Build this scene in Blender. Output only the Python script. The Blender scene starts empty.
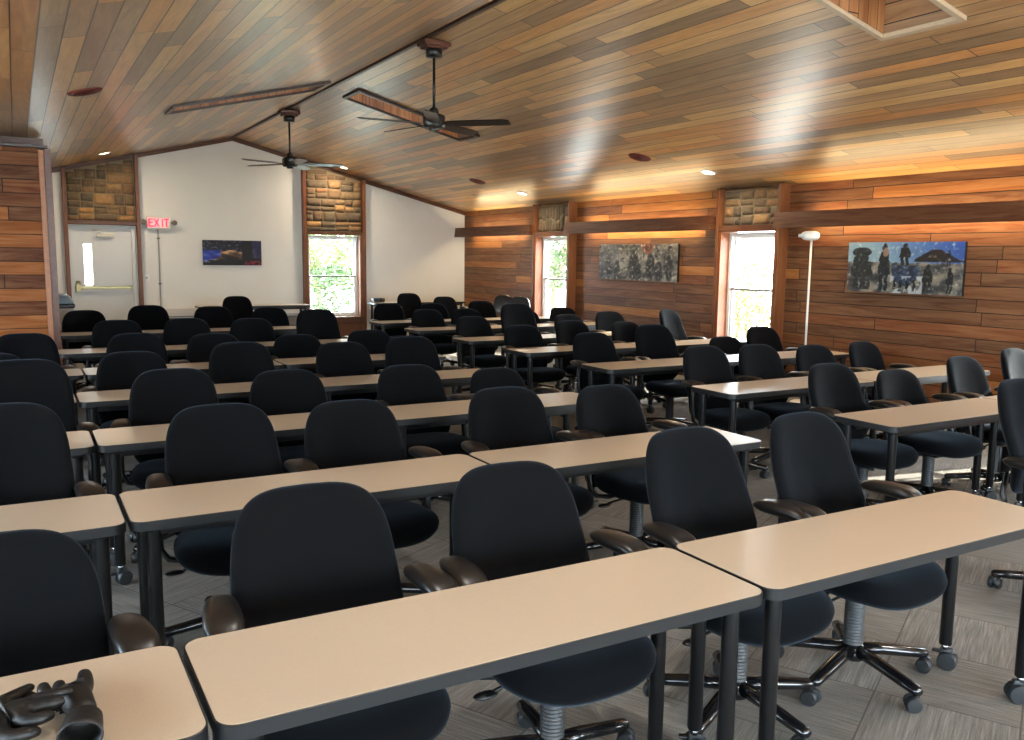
import bpy, bmesh, math, random
from mathutils import Vector, Matrix, noise as mnoise
random.seed(7)
PI = math.pi
C = bpy.context.scene.collection
SC = bpy.context.scene

# ---------------------------------------------------------------- camera (solved from the photo's vanishing points)
FPX, PITCH, YAW, ROLL, CAMZ = 865.99, .131209, .518654, .0121867, 1.685
cy_, sy_, cp_, sp_ = math.cos(YAW), math.sin(YAW), math.cos(PITCH), math.sin(PITCH)
fwd = Vector((sy_*cp_, cy_*cp_, -sp_)); rgt = Vector((cy_, -sy_, 0)); upv = rgt.cross(fwd)
r2 = math.cos(ROLL)*rgt + math.sin(ROLL)*upv; u2 = -math.sin(ROLL)*rgt + math.cos(ROLL)*upv
cam_d = bpy.data.cameras.new('camera'); cam = bpy.data.objects.new('camera', cam_d); C.objects.link(cam)
cam_d.sensor_width = 36; cam_d.sensor_fit = 'HORIZONTAL'; cam_d.lens = FPX*36/1024
cam_d.clip_start = .05; cam_d.clip_end = 200
M = Matrix((r2, u2, -fwd)).transposed().to_4x4(); M.translation = Vector((0, 0, CAMZ)); cam.matrix_world = M
SC.camera = cam

def ray(px, py):
    return r2*(px-512) + u2*(370-py) + fwd*FPX
def at_y(px, py, Y):
    d = ray(px, py); t = Y/d.y; return Vector((d.x*t, Y, CAMZ+d.z*t))
def at_z(px, py, Z):
    d = ray(px, py); t = (Z-CAMZ)/d.z; return Vector((d.x*t, d.y*t, Z))

# ---------------------------------------------------------------- materials
def lin(c):
    return tuple(((v/255)/12.92 if v/255 <= .04045 else ((v/255+.055)/1.055)**2.4) for v in c) + (1,)
class NT:
    def __init__(s, name):
        s.m = bpy.data.materials.new(name); s.m.use_nodes = True; s.t = s.m.node_tree; s.n = s.t.nodes; s.l = s.t.links
        s.n.clear(); s.out = s.n.new('ShaderNodeOutputMaterial'); s.b = s.n.new('ShaderNodeBsdfPrincipled')
        s.l.new(s.b.outputs[0], s.out.inputs[0])
    def node(s, typ, **kw):
        n = s.n.new(typ)
        for k, v in kw.items(): setattr(n, k, v)
        return n
    def put(s, sock, v):
        if hasattr(v, 'is_linked') or isinstance(v, bpy.types.NodeSocket): s.l.new(v, sock)
        else: sock.default_value = v
    def math(s, op, a, b=0.0, c=None):
        n = s.node('ShaderNodeMath', operation=op); s.put(n.inputs[0], a); s.put(n.inputs[1], b)
        if c is not None: s.put(n.inputs[2], c)
        return n.outputs[0]
    def comb(s, x, y, z):
        n = s.node('ShaderNodeCombineXYZ')
        for i, v in enumerate((x, y, z)): s.put(n.inputs[i], v)
        return n.outputs[0]
    def ramp(s, fac, stops, interp='LINEAR'):
        n = s.node('ShaderNodeValToRGB'); cr = n.color_ramp; cr.interpolation = interp
        while len(cr.elements) < len(stops): cr.elements.new(.5)
        for e, (p, c) in zip(cr.elements, stops): e.position = p; e.color = c if len(c) == 4 else lin(c)
        s.put(n.inputs[0], fac); return n.outputs[0]
    def noise(s, vec, scale=5, detail=2, rough=.5, dist=0):
        n = s.node('ShaderNodeTexNoise'); s.put(n.inputs['Vector'], vec); n.inputs['Scale'].default_value = scale
        n.inputs['Detail'].default_value = detail; n.inputs['Roughness'].default_value = rough; n.inputs['Distortion'].default_value = dist
        return n.outputs[0]
    def mixc(s, fac, a, b, mode='MIX'):
        n = s.node('ShaderNodeMix', data_type='RGBA', blend_type=mode); s.put(n.inputs[0], fac)
        s.put(n.inputs[6], a); s.put(n.inputs[7], b); return n.outputs[2]
    def bump(s, h, strength=.3, dist=.01):
        n = s.node('ShaderNodeBump'); n.inputs['Strength'].default_value = strength; n.inputs['Distance'].default_value = dist
        s.put(n.inputs['Height'], h); s.l.new(n.outputs[0], s.b.inputs['Normal'])
    def set(s, **kw):
        for k, v in kw.items(): s.put(s.b.inputs[k.replace('_', ' ')], v)
        return s.m

def simple(name, col, rough=.5, metal=0, noise_amt=.06, nscale=30, bump=0, spec=.5, **kw):
    t = NT(name); tc = t.node('ShaderNodeTexCoord').outputs['Object']
    nz = t.noise(tc, nscale, 3)
    c = lin(col); a = tuple(x*(1-noise_amt) for x in c[:3])+(1,); b = tuple(min(1, x*(1+noise_amt)) for x in c[:3])+(1,)
    t.set(Base_Color=t.ramp(nz, [(.3, a), (.7, b)]), Roughness=rough, Metallic=metal)
    t.b.inputs['Specular IOR Level'].default_value = spec
    if bump: t.bump(nz, bump, .002)
    for k, v in kw.items(): t.b.inputs[k.replace('_', ' ')].default_value = v
    return t.m

def plank(name, ua, va, w, L, tones, rough=.35, gap=.035, coat=.3, v0=0.0, bumpy=.5, endgap=True, grainmix=.4, spec=.5):
    t = NT(name)
    sep = t.node('ShaderNodeSeparateXYZ'); t.l.new(t.node('ShaderNodeTexCoord').outputs['Object'], sep.inputs[0])
    u = sep.outputs['XYZ'.index(ua)]; v = t.math('ADD', sep.outputs['XYZ'.index(va)], -v0)
    vs = t.math('DIVIDE', v, w); vi = t.math('FLOOR', vs); vf = t.math('FRACT', vs)
    wn = t.node('ShaderNodeTexWhiteNoise', noise_dimensions='1D'); t.l.new(vi, wn.inputs['W'])
    us = t.math('ADD', t.math('DIVIDE', u, L), t.math('MULTIPLY', wn.outputs[0], 7.3)); ui = t.math('FLOOR', us); uf = t.math('FRACT', us)
    w2 = t.node('ShaderNodeTexWhiteNoise', noise_dimensions='3D'); t.l.new(t.comb(ui, vi, 3.7), w2.inputs['Vector'])
    rnd = w2.outputs[0]
    # grain, stretched along the board and shifted per board
    gv = t.comb(t.math('ADD', t.math('MULTIPLY', u, 1.3), t.math('MULTIPLY', rnd, 31)), t.math('MULTIPLY', v, 16), t.math('MULTIPLY', rnd, 17))
    g1 = t.noise(gv, 1.0, 4, .6, 1.2)
    gv2 = t.comb(t.math('MULTIPLY', u, 6), t.math('MULTIPLY', v, 160), t.math('MULTIPLY', rnd, 9))
    g2 = t.noise(gv2, 1.0, 2, .5)
    n = len(tones); base = t.ramp(rnd, [(i/n, c) for i, c in enumerate(tones)], 'CONSTANT')
    dark = t.mixc(1.0, base, lin((200, 188, 180)), 'MULTIPLY')
    lite = t.mixc(.22, base, lin((236, 196, 146)))
    c = t.mixc(t.math('MULTIPLY', t.ramp(g1, [(.35, (0, 0, 0, 1)), (.68, (1, 1, 1, 1))]), grainmix*1.6), dark, lite)
    c = t.mixc(t.math('MULTIPLY', g2, .35), c, t.mixc(1.0, c, lin((190, 175, 165)), 'MULTIPLY'))
    e = t.math('MINIMUM', vf, t.math('SUBTRACT', 1.0, vf)); m1 = t.math('LESS_THAN', e, gap)
    if endgap:
        ue = t.math('MINIMUM', uf, t.math('SUBTRACT', 1.0, uf)); m2 = t.math('LESS_THAN', ue, .0022/L*2)
        m1 = t.math('MAXIMUM', m1, m2)
    c = t.mixc(m1, c, lin((22, 14, 10)))
    t.set(Base_Color=c, Roughness=t.math('ADD', rough, t.math('MULTIPLY', g1, .14)), Coat_Weight=coat)
    t.b.inputs['Coat Roughness'].default_value = .3; t.b.inputs['Specular IOR Level'].default_value = spec
    hgt = t.math('SUBTRACT', t.math('MULTIPLY', g2, .12), t.math('MULTIPLY', m1, 1.0))
    t.bump(hgt, bumpy, .004)
    return t.m

CEIL_T = [(249, 199, 129), (174, 149, 115), (245, 184, 110), (205, 164, 117), (156, 129, 99), (255, 215, 147), (190, 161, 125), (237, 171, 99), (220, 179, 125), (168, 136, 101), (251, 205, 134)]
WALL_T = [(138, 81, 43), (112, 69, 40), (147, 88, 46), (121, 75, 43), (175, 113, 55), (107, 69, 43), (131, 80, 44), (193, 129, 64), (116, 72, 41), (140, 86, 47), (125, 80, 46)]
PART_T = [(129, 67, 29), (93, 48, 25), (112, 59, 28), (160, 93, 39), (100, 51, 27), (170, 102, 45), (122, 64, 31)]
M_ceil = plank('ceiling_boards', 'Y', 'X', .137, 2.1, CEIL_T, .33, .032, .6, v0=.18)
M_soff = plank('soffit_boards', 'Y', 'X', .137, 1.7, [(206, 154, 100), (216, 166, 110), (190, 142, 98)], .32, .028, .4, v0=.18)
M_wallR = plank('cedar_wall_boards', 'Y', 'Z', .131, 2.3, WALL_T, .45, .03, .05, grainmix=.3, spec=.3)
M_part = plank('cedar_partition_boards', 'X', 'Z', .131, 2.6, PART_T, .5, .03, .0, grainmix=.3, spec=.15)
M_cedar = plank('cedar_trim', 'Z', 'X', 3.0, 9.0, [(132, 78, 42), (124, 72, 38)], .4, .0, .15, endgap=False, grainmix=.25, spec=.25)
M_cedarh = plank('cedar_trim_horizontal', 'Y', 'Z', 3.0, 9.0, [(112, 68, 42), (106, 64, 40)], .42, .0, .12, endgap=False, grainmix=.2, spec=.25)
M_jamb = simple('orange_cedar_jamb', (132, 70, 26), .5, noise_amt=.15, nscale=8)
M_shaft = plank('shaft_boards', 'Z', 'X', .1, 3.0, [(176, 112, 62), (150, 92, 52), (190, 126, 72)], .45, .03, .1)
M_shaft2 = plank('shaft_boards_side', 'Y', 'Z', .137, 3.0, [(150, 120, 92), (170, 128, 86)], .45, .03, .1)
M_dark = simple('dark_stained_wood', (46, 26, 18), .4)
M_redwood = simple('redwood_block', (88, 46, 28), .4, noise_amt=.2)
M_white = simple('white_painted_wall', (222, 220, 212), .8, noise_amt=.015, nscale=3)
M_grey = simple('grey_painted_wall', (176, 172, 168), .8, noise_amt=.02, nscale=3)
M_vinyl = simple('white_window_frame', (228, 228, 224), .4, noise_amt=.01)
M_rail = simple('grey_meeting_rail', (120, 112, 104), .5)
M_door = simple('door_paint', (204, 204, 200), .45, noise_amt=.01)
M_brass = simple('aged_brass', (150, 138, 98), .35, metal=.8)
M_lam = simple('beige_laminate', (184, 168, 147), .34, noise_amt=.035, nscale=260, spec=.5)
M_edge = simple('black_edge_band', (17, 18, 20), .42)
M_metal = simple('black_powder_coat', (10, 10, 12), .3, spec=.5)
M_ferr = simple('steel_ferrule', (170, 172, 175), .25, metal=1)
M_cast = simple('caster_rubber', (34, 36, 38), .45)
M_plas = simple('black_plastic', (12, 12, 13), .38)
M_gloss = simple('glossy_black_base', (16, 16, 18), .16, spec=.7)
M_pad = simple('arm_pad_urethane', (22, 19, 17), .36, spec=.5, noise_amt=.1)
M_bell = simple('grey_bellows', (46, 47, 48), .5)
M_fanb = simple('fan_blade', (24, 22, 20), .28, spec=.6)
M_fanh = simple('fan_housing', (20, 18, 17), .35)
M_ventr = simple('dark_red_grille', (96, 30, 24), .5)
M_lampw = simple('white_enamel', (226, 224, 218), .35, noise_amt=.01)
M_leath = simple('black_leather', (13, 11, 10), .5, noise_amt=.4, nscale=55, bump=.6, spec=.4)
M_black = simple('matte_black', (8, 8, 8), .9)
M_bin = simple('blue_grey_plastic', (128, 146, 158), .3)
M_grn = simple('pale_bounce_ground', (206, 202, 190), .95, noise_amt=.08, nscale=2)  # ground colour made pale to bounce daylight up onto the ceiling
M_bark = simple('bark', (110, 96, 78), .9, noise_amt=.3)
M_leafg = simple('leaf_green', (58, 80, 36), .6, noise_amt=.35, nscale=3, Transmission_Weight=.0)
M_leafy = simple('leaf_yellow_green', (88, 104, 40), .6, noise_amt=.3, nscale=3)
M_twig = simple('dry_twig', (112, 104, 66), .8, noise_amt=.25)

M_lining = simple('pale_lining_wood', (190, 168, 142), .5)
def fabric():
    t = NT('black_office_fabric'); tc = t.node('ShaderNodeTexCoord').outputs['Object']
    n = t.noise(tc, 420, 2); n2 = t.noise(tc, 5, 2)
    c = t.mixc(n2, lin((7, 7, 8)), lin((10, 10, 12)))
    t.set(Base_Color=c, Roughness=.95); t.b.inputs['Sheen Weight'].default_value = .07; t.b.inputs['Sheen Tint'].default_value = (.6, .78, 1, 1); t.b.inputs['Sheen Roughness'].default_value = .45
    t.b.inputs['Specular IOR Level'].default_value = .08
    t.bump(n, .35, .001); return t.m
M_fab = fabric()

def carpet():
    t = NT('carpet_tiles')
    sep = t.node('ShaderNodeSeparateXYZ'); t.l.new(t.node('ShaderNodeTexCoord').outputs['Object'], sep.inputs[0])
    a = math.radians(28); x, y = sep.outputs[0], sep.outputs[1]
    u = t.math('ADD', t.math('MULTIPLY', x, math.cos(a)), t.math('MULTIPLY', y, math.sin(a)))
    v = t.math('SUBTRACT', t.math('MULTIPLY', y, math.cos(a)), t.math('MULTIPLY', x, math.sin(a)))
    T = .5; ui = t.math('FLOOR', t.math('DIVIDE', u, T)); vi = t.math('FLOOR', t.math('DIVIDE', v, T))
    par = t.math('ABSOLUTE', t.math('MODULO', t.math('ADD', ui, vi), 2.0)); par = t.math('GREATER_THAN', par, .5)
    wn = t.node('ShaderNodeTexWhiteNoise', noise_dimensions='3D'); t.l.new(t.comb(ui, vi, 1.0), wn.inputs['Vector'])
    def streak(p, q):
        return t.noise(t.comb(t.math('MULTIPLY', p, 4.5), t.math('MULTIPLY', q, 110), t.math('MULTIPLY', wn.outputs[0], 30)), 1.0, 3, .65)
    s1 = streak(u, v); s2 = streak(v, u)
    mx = t.node('ShaderNodeMix', data_type='FLOAT'); t.put(mx.inputs[0], par); t.put(mx.inputs[2], s1); t.put(mx.inputs[3], s2)
    s = mx.outputs[0]; fine = t.noise(t.comb(x, y, 0.0), 260, 2)
    c = t.ramp(s, [(.30, (114, 110, 104)), (.45, (136, 132, 125)), (.56, (148, 144, 137)), (.70, (168, 164, 156))])
    c = t.mixc(t.math('MULTIPLY', wn.outputs[0], .28), c, lin((104, 98, 90)))
    c = t.mixc(t.math('MULTIPLY', t.ramp(fine, [(.35, (0, 0, 0, 1)), (.65, (1, 1, 1, 1))]), .62), c, t.mixc(1.0, c, lin((120, 118, 115)), 'MULTIPLY'))
    uf = t.math('FRACT', t.math('DIVIDE', u, T)); vf = t.math('FRACT', t.math('DIVIDE', v, T))
    e = t.math('MINIMUM', t.math('MINIMUM', uf, t.math('SUBTRACT', 1.0, uf)), t.math('MINIMUM', vf, t.math('SUBTRACT', 1.0, vf)))
    c = t.mixc(t.math('MULTIPLY', t.math('LESS_THAN', e, .007), .6), c, lin((58, 53, 47)))
    t.set(Base_Color=c, Roughness=.92); t.b.inputs['Specular IOR Level'].default_value = .3
    t.bump(t.math('ADD', t.math('MULTIPLY', s, .6), t.math('MULTIPLY', fine, .6)), .7, .004); return t.m
M_carpet = carpet()

def glass(name='window_glass', tint=(.95, .97, .96, 1)):
    t = NT(name); tr = t.node('ShaderNodeBsdfTransparent'); gl = t.node('ShaderNodeBsdfGlossy'); gl.inputs['Roughness'].default_value = .02
    mix = t.node('ShaderNodeMixShader'); lw = t.node('ShaderNodeLayerWeight'); lw.inputs[0].default_value = .5
    t.put(mix.inputs[0], t.math('ADD', .03, t.math('MULTIPLY', t.math('POWER', lw.outputs['Facing'], 5.0), .9))); t.l.new(tr.outputs[0], mix.inputs[1]); t.l.new(gl.outputs[0], mix.inputs[2])
    tr.inputs[0].default_value = tint; t.n.remove(t.b); t.l.new(mix.outputs[0], t.out.inputs[0]); return t.m
M_glass = glass()
M_dimpane = glass('dimming_skylight_pane', (.30, .30, .31, 1))  # pane tint darkened to cut the daylight falling down the shafts
def emis(name, col, st):
    t = NT(name); t.set(Base_Color=lin(col), Emission_Color=lin(col), Emission_Strength=st); return t.m
M_lens = emis('lit_lens', (255, 240, 214), 4)
M_exit = emis('exit_red', (255, 30, 60), .7)
M_exitw = emis('exit_housing_glow', (255, 206, 206), .12)

def vcol(name, rough=.7, bump=0, mult=(255, 255, 255)):
    t = NT(name); a = t.node('ShaderNodeVertexColor', layer_name='Col'); c = a.outputs[0]
    if bump:
        tc = t.node('ShaderNodeTexCoord').outputs['Object']; n = t.noise(tc, 22, 5, .65)
        c = t.mixc(n, t.mixc(1.0, c, lin((150, 135, 118)), 'MULTIPLY'), t.mixc(.15, c, lin((240, 220, 180)))); t.bump(n, bump, .012)
    t.set(Base_Color=c, Roughness=rough); return t.m
M_stone = vcol('ledge_stone', .85, .9)
M_print = vcol('printed_canvas', .6)
M_mortar = simple('mortar', (126, 112, 88), .95, bump=.4)

# ---------------------------------------------------------------- mesh helpers
def nb(): return bmesh.new()
def obj(name, bm, m, parent=None, smooth=False, loc=None, rot=None):
    me = bpy.data.meshes.new(name)
    bmesh.ops.recalc_face_normals(bm, faces=bm.faces); bm.to_mesh(me); bm.free()
    for mm in (m if isinstance(m, (list, tuple)) else [m]): me.materials.append(mm)
    if smooth:
        for p in me.polygons: p.use_smooth = True
    o = bpy.data.objects.new(name, me); C.objects.link(o)
    if parent: o.parent = parent
    if loc: o.location = loc
    if rot: o.rotation_euler = rot
    return o
def soften(o, ang=40):
    for p in o.data.polygons: p.use_smooth = True
    try: o.data.set_sharp_from_angle(angle=math.radians(ang))
    except Exception: pass
    return o
def thing(name, label=None, cat=None, loc=(0, 0, 0), rz=0, group=None, kind=None):
    o = bpy.data.objects.new(name, None); C.objects.link(o); o.location = loc; o.rotation_euler = (0, 0, rz); o.empty_display_size = .1
    return tag(o, label, cat, group, kind)
def tag(o, label=None, cat=None, group=None, kind=None):
    if label: o['label'] = label
    if cat: o['category'] = cat
    if group: o['group'] = group
    if kind: o['kind'] = kind
    return o
def box(bm, x0, x1, y0, y1, z0, z1, bev=0, mi=0, seg=2):
    vs = [bm.verts.new((x, y, z)) for x in (x0, x1) for y in (y0, y1) for z in (z0, z1)]
    fs = [bm.faces.new([vs[i] for i in f]) for f in ((0, 1, 3, 2), (4, 6, 7, 5), (0, 4, 5, 1), (2, 3, 7, 6), (0, 2, 6, 4), (1, 5, 7, 3))]
    for f in fs: f.material_index = mi
    if bev:
        es = list({e for f in fs for e in f.edges})
        r = bmesh.ops.bevel(bm, geom=es, offset=bev, segments=seg, affect='EDGES', profile=.5)
        for f in r['faces']: f.material_index = mi
    return vs
def frame_for(d):
    d = d.normalized(); a = Vector((0, 0, 1)) if abs(d.z) < .9 else Vector((1, 0, 0))
    s = d.cross(a).normalized(); return s, s.cross(d).normalized()
def tube(bm, pts, rads, n=12, mi=0, flat=1.0):
    pts = [Vector(p) for p in pts]
    if not isinstance(rads, (list, tuple)): rads = [rads]*len(pts)
    rings = []; s = None
    for i, p in enumerate(pts):
        d = (pts[min(i+1, len(pts)-1)]-pts[max(i-1, 0)])
        if s is None: s, u = frame_for(d)
        else:
            dn = d.normalized(); s = (s-dn*s.dot(dn)).normalized(); u = s.cross(dn).normalized()
        rings.append([bm.verts.new(p+(s*math.cos(2*PI*k/n)+u*math.sin(2*PI*k/n)*flat)*rads[i]) for k in range(n)])
    for a, b in zip(rings, rings[1:]):
        for k in range(n):
            f = bm.faces.new((a[k], a[(k+1) % n], b[(k+1) % n], b[k])); f.material_index = mi
    for r in (rings[0], rings[-1]):
        f = bm.faces.new(r); f.material_index = mi
def lathe(bm, prof, n=20, c=(0, 0, 0), mi=0, axis='Z'):
    rings = []
    for r, z in prof:
        ring = []
        for k in range(n):
            a = 2*PI*k/n; p = (r*math.cos(a), r*math.sin(a), z)
            if axis == 'X': p = (p[2], p[0], p[1])
            if axis == 'Y': p = (p[0], p[2], p[1])
            ring.append(bm.verts.new((p[0]+c[0], p[1]+c[1], p[2]+c[2])))
        rings.append(ring)
    for a, b in zip(rings, rings[1:]):
        for k in range(n):
            f = bm.faces.new((a[k], a[(k+1) % n], b[(k+1) % n], b[k])); f.material_index = mi
    for r in (rings[0], rings[-1]):
        f = bm.faces.new(r); f.material_index = mi
def superell(w, h, n, N=44, fn=None):
    out = []
    for k in range(N):
        a = 2*PI*k/N; c, s = math.cos(a), math.sin(a)
        x = w*math.copysign(abs(c)**(2/n), c); y = h*math.copysign(abs(s)**(2/n), s)
        out.append(fn(x, y) if fn else (x, y))
    return out
def cushion(bm, outl, front, back, mapf):
    """closed pillow: outline (u,v), front/back lists of (scale, depth); mapf(u,v,d,s) -> xyz"""
    cu = sum(p[0] for p in outl)/len(outl); cv = sum(p[1] for p in outl)/len(outl); N = len(outl); rings = []
    prof = [(s, d) for s, d in front] + [(1.0, 0.0)] + [(s, -d) for s, d in reversed(back)]
    for s, d in prof:
        rings.append([bm.verts.new(mapf(cu+(u-cu)*s, cv+(v-cv)*s, d, s)) for u, v in outl])
    for a, b in zip(rings, rings[1:]):
        for k in range(N): bm.faces.new((a[k], a[(k+1) % N], b[(k+1) % N], b[k]))
    for r, d in ((rings[0], prof[0][1]), (rings[-1], prof[-1][1])):
        c = bm.verts.new(mapf(cu, cv, d, 0))
        for k in range(N): bm.faces.new((r[k], r[(k+1) % N], c))
def rrect(x0, x1, y0, y1, r, n=6):
    pts = []
    for cx, cy, a0 in ((x1-r, y1-r, 0), (x0+r, y1-r, 90), (x0+r, y0+r, 180), (x1-r, y0+r, 270)):
        for k in range(n+1):
            a = math.radians(a0+90*k/n); pts.append((cx+r*math.cos(a), cy+r*math.sin(a)))
    return pts
def prism(bm, pts, z0, z1, mi=0, f=None):
    f = f or (lambda x, y, z: (x, y, z))
    a = [bm.verts.new(f(x, y, z0)) for x, y in pts]; b = [bm.verts.new(f(x, y, z1)) for x, y in pts]; n = len(pts)
    for k in range(n):
        q = bm.faces.new((a[k], a[(k+1) % n], b[(k+1) % n], b[k])); q.material_index = mi
    for r in (a, b): q = bm.faces.new(r); q.material_index = mi
def copy_tree(o, parent=None):
    c = o.copy(); C.objects.link(c)
    if parent: c.parent = parent
    for ch in list(o.children): copy_tree(ch, c)
    return c
def struct(name, bm, m, parent=None, **kw):
    o = obj(name, bm, m, parent, **kw)
    if not parent: o['kind'] = 'structure'
    return o

# ---------------------------------------------------------------- room
XR, YB, XRG, ZRG, SL = 8.28, 16.6, 3.55, 3.77, .25
XS, ZS = .18, 3.77-.25*(3.55-.18)        # soffit edge
XL, YF = -3.2, -4.2
def zc(x): return ZRG-SL*abs(x-XRG) if x > XS else ZS
bm = nb(); box(bm, XL-.2, XR+.3, YF-.2, YB+.3, -.12, 0); struct('floor', bm, M_carpet)

W1 = (12.40, 13.50); W2 = (7.74, 8.76); W3 = (2.95, 3.97); W4 = (-1.75, -.73)    # bays of the right wall; last two unseen, added to light the near end
ZS0, ZH = .50, 2.04
GX = XR+.06
def wall_right():
    bm = nb(); y = YF
    for a, b in (W4, W3, W2, W1):
        box(bm, XR, XR+.2, y, a, 0, 2.75); box(bm, XR, XR+.2, a, b, 0, ZS0); box(bm, XR, XR+.2, a, b, ZH, 2.75); y = b
    box(bm, XR, XR+.2, y, YB+.2, 0, 2.75); struct('wall_right', bm, M_wallR)
wall_right()

# back wall: door bay and window bay
DX0, DX1, DH = .80, 1.83, 2.12
BX0, BX1, BZ0, BZ1 = 4.86, 5.98, .42, 2.05
bm = nb()
def gable(bm, x0, x1, z0, y0, y1, top=.12):
    xs = sorted({x0, x1} | ({XRG} if x0 < XRG < x1 else set()))
    for a, b in zip(xs, xs[1:]):
        vs = [bm.verts.new(p) for y in (y0, y1) for p in ((a, y, z0), (b, y, z0), (b, y, zc(b)+top), (a, y, zc(a)+top))]
        for f in ((0, 1, 2, 3), (7, 6, 5, 4), (0, 4, 5, 1), (1, 5, 6, 2), (2, 6, 7, 3), (3, 7, 4, 0)): bm.faces.new([vs[i] for i in f])
gable(bm, -.3, DX0, 0, YB, YB+.2); gable(bm, DX0, DX1, DH, YB, YB+.2); gable(bm, DX1, BX0, 0, YB, YB+.2)
box(bm, BX0, BX1, YB, YB+.2, 0, BZ0); gable(bm, BX0, BX1, BZ1, YB, YB+.2); gable(bm, BX1, XR+.2, 0, YB, YB+.2)
struct('wall_back', bm, M_white)
LW_ADDED = [(-3.2, -1.4), (-.2, 1.6), (2.8, 4.6), (5.8, 7.6)]  # left wall windows, out of view, added to light the near rows
# side and front walls (behind and beside the camera); both have unseen windows added to light the near tables
bm = nb(); y = YF
for a, b in LW_ADDED: box(bm, XL-.2, XL, y, a, 0, ZS+.15); box(bm, XL-.2, XL, a, b, 0, .6); box(bm, XL-.2, XL, a, b, 2.3, ZS+.15); y = b
box(bm, XL-.2, XL, y, 11.8, 0, ZS+.15); struct('wall_left', bm, M_white)
bm = nb(); box(bm, XL, -.1, 11.6, 11.8, 0, ZS+.1); struct('wall_left_rear', bm, M_part)
bm = nb(); box(bm, -.3, -.1, 11.6, YB, 0, ZS+.1); struct('wall_left_side', bm, M_white)
FW_ADDED = [(-2.8, -.4, .3, 2.5), (.4, 3.4, .3, 2.75), (4.2, 7.4, .3, 2.6)]  # front wall windows, out of view, added for daylight on the near end
bm = nb(); x = XL-.2
for a, b, z0, z1 in FW_ADDED:
    gable(bm, x, a, 0, YF-.2, YF); box(bm, a, b, YF-.2, YF, 0, z0); gable(bm, a, b, z1, YF-.2, YF); x = b
gable(bm, x, XR+.2, 0, YF-.2, YF); struct('wall_front', bm, M_white)

# ceiling with skylight openings
SKY = [('L', 1.64, 3.34, 10.42, 10.95), ('R', 3.84, 5.45, 10.62, 11.12), ('R', 3.92, 5.47, 3.74, 4.30)]
def slope(name, xa, xb, holes, m):
    xs = sorted({xa, xb} | {h[1] for h in holes} | {h[2] for h in holes}); ys = sorted({YF-.1, YB+.1} | {h[3] for h in holes} | {h[4] for h in holes})
    bm = nb(); V = {}
    def v(x, y):
        if (x, y) not in V: V[(x, y)] = bm.verts.new((x, y, ZRG-SL*abs(x-XRG)))
        return V[(x, y)]
    for a, b in zip(xs, xs[1:]):
        for c, d in zip(ys, ys[1:]):
            if any(h[1] <= a and b <= h[2] and h[3] <= c and d <= h[4] for h in holes): continue
            bm.faces.new((v(a, c), v(a, d), v(b, d), v(b, c)))
    o = struct(name, bm, m); md = o.modifiers.new('s', 'SOLIDIFY'); md.thickness = .05; md.offset = -1
    return o
def fix_normals(o, down=True):
    for p in o.data.polygons: pass
    me = o.data; b = bmesh.new(); b.from_mesh(me)
    for f in b.faces:
        if f.normal.z > 0: f.normal_flip()
    b.to_mesh(me); b.free()
fix_normals(slope('ceiling', XS, XRG, [h for h in SKY if h[0] == 'L'], M_ceil))
fix_normals(slope('ceiling_right_slope', XRG, XR+.1, [h for h in SKY if h[0] == 'R'], M_ceil))
bm = nb(); box(bm, XL-.1, XS, YF-.1, 11.7, ZS, ZS+.05); struct('ceiling_soffit', bm, M_soff)
bm = nb(); box(bm, -.2, XS+.01, 11.65, YB+.1, ZS-.0, ZS+.05); struct('ceiling_rear_soffit', bm, M_soff)
bm = nb(); box(bm, XRG-.018, XRG+.018, YF, YB-.02, ZRG-.03, ZRG-.002); struct('trim_1', bm, M_dark)

# skylights
for k, (side, x0, x1, y0, y1) in enumerate(SKY):
    t = thing('skylight', ['long framed skylight well in the left ceiling slope, near the far fan', 'long framed skylight well in the right slope, behind the near fan', 'framed skylight well at the top edge above the right tables'][k], 'skylight', ((x0+x1)/2, (y0+y1)/2, zc((x0+x1)/2)), group=None)
    ox, oy, oz = t.location
    f = lambda x, z: ZRG-SL*abs(x-XRG)+z
    def slab(bm, xa, xb, ya, yb, za, zb):
        vs = [bm.verts.new((x-ox, y-oy, f(x, z)-oz)) for x in (xa, xb) for y in (ya, yb) for z in (za, zb)]
        for q in ((0, 1, 3, 2), (4, 6, 7, 5), (0, 4, 5, 1), (2, 3, 7, 6), (0, 2, 6, 4), (1, 5, 7, 3)): bm.faces.new([vs[i] for i in q])
    H = .55
    bm = nb(); slab(bm, x0-.02, x1+.02, y0-.02, y0+.003, -.002, H); obj('shaft_panel', bm, M_shaft, t); bm = nb(); slab(bm, x0-.02, x1+.02, y1-.003, y1+.02, -.002, H); obj('shaft_panel', bm, M_shaft, t)
    bm = nb(); slab(bm, x0-.02, x0+.003, y0+.003, y1-.003, -.002, H); obj('shaft_end', bm, M_shaft2, t); bm = nb(); slab(bm, x1-.003, x1+.02, y0+.003, y1-.003, -.002, H); obj('shaft_end', bm, M_shaft2, t)
    bm = nb(); w = .045; d = -.03
    slab(bm, x0-w, x1+w, y0-w, y0-.004, d, .0); slab(bm, x0-w, x1+w, y1+.004, y1+w, d, .0); slab(bm, x0-w, x0-.004, y0-.004, y1+.004, d, .0); slab(bm, x1+.004, x1+w, y0-.004, y1+.004, d, .0)
    obj('frame_trim', bm, M_lining if k == 2 else M_dark, t)
    if k < 2:
        bm = nb(); slab(bm, x0, x1, y0, y0+.022, d+.004, .004); obj('lining_strip', bm, M_lining, t)
    bm = nb(); slab(bm, x0, x1, y0, y1, H-.02, H-.012); obj('pane', bm, M_dimpane, t)

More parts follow.
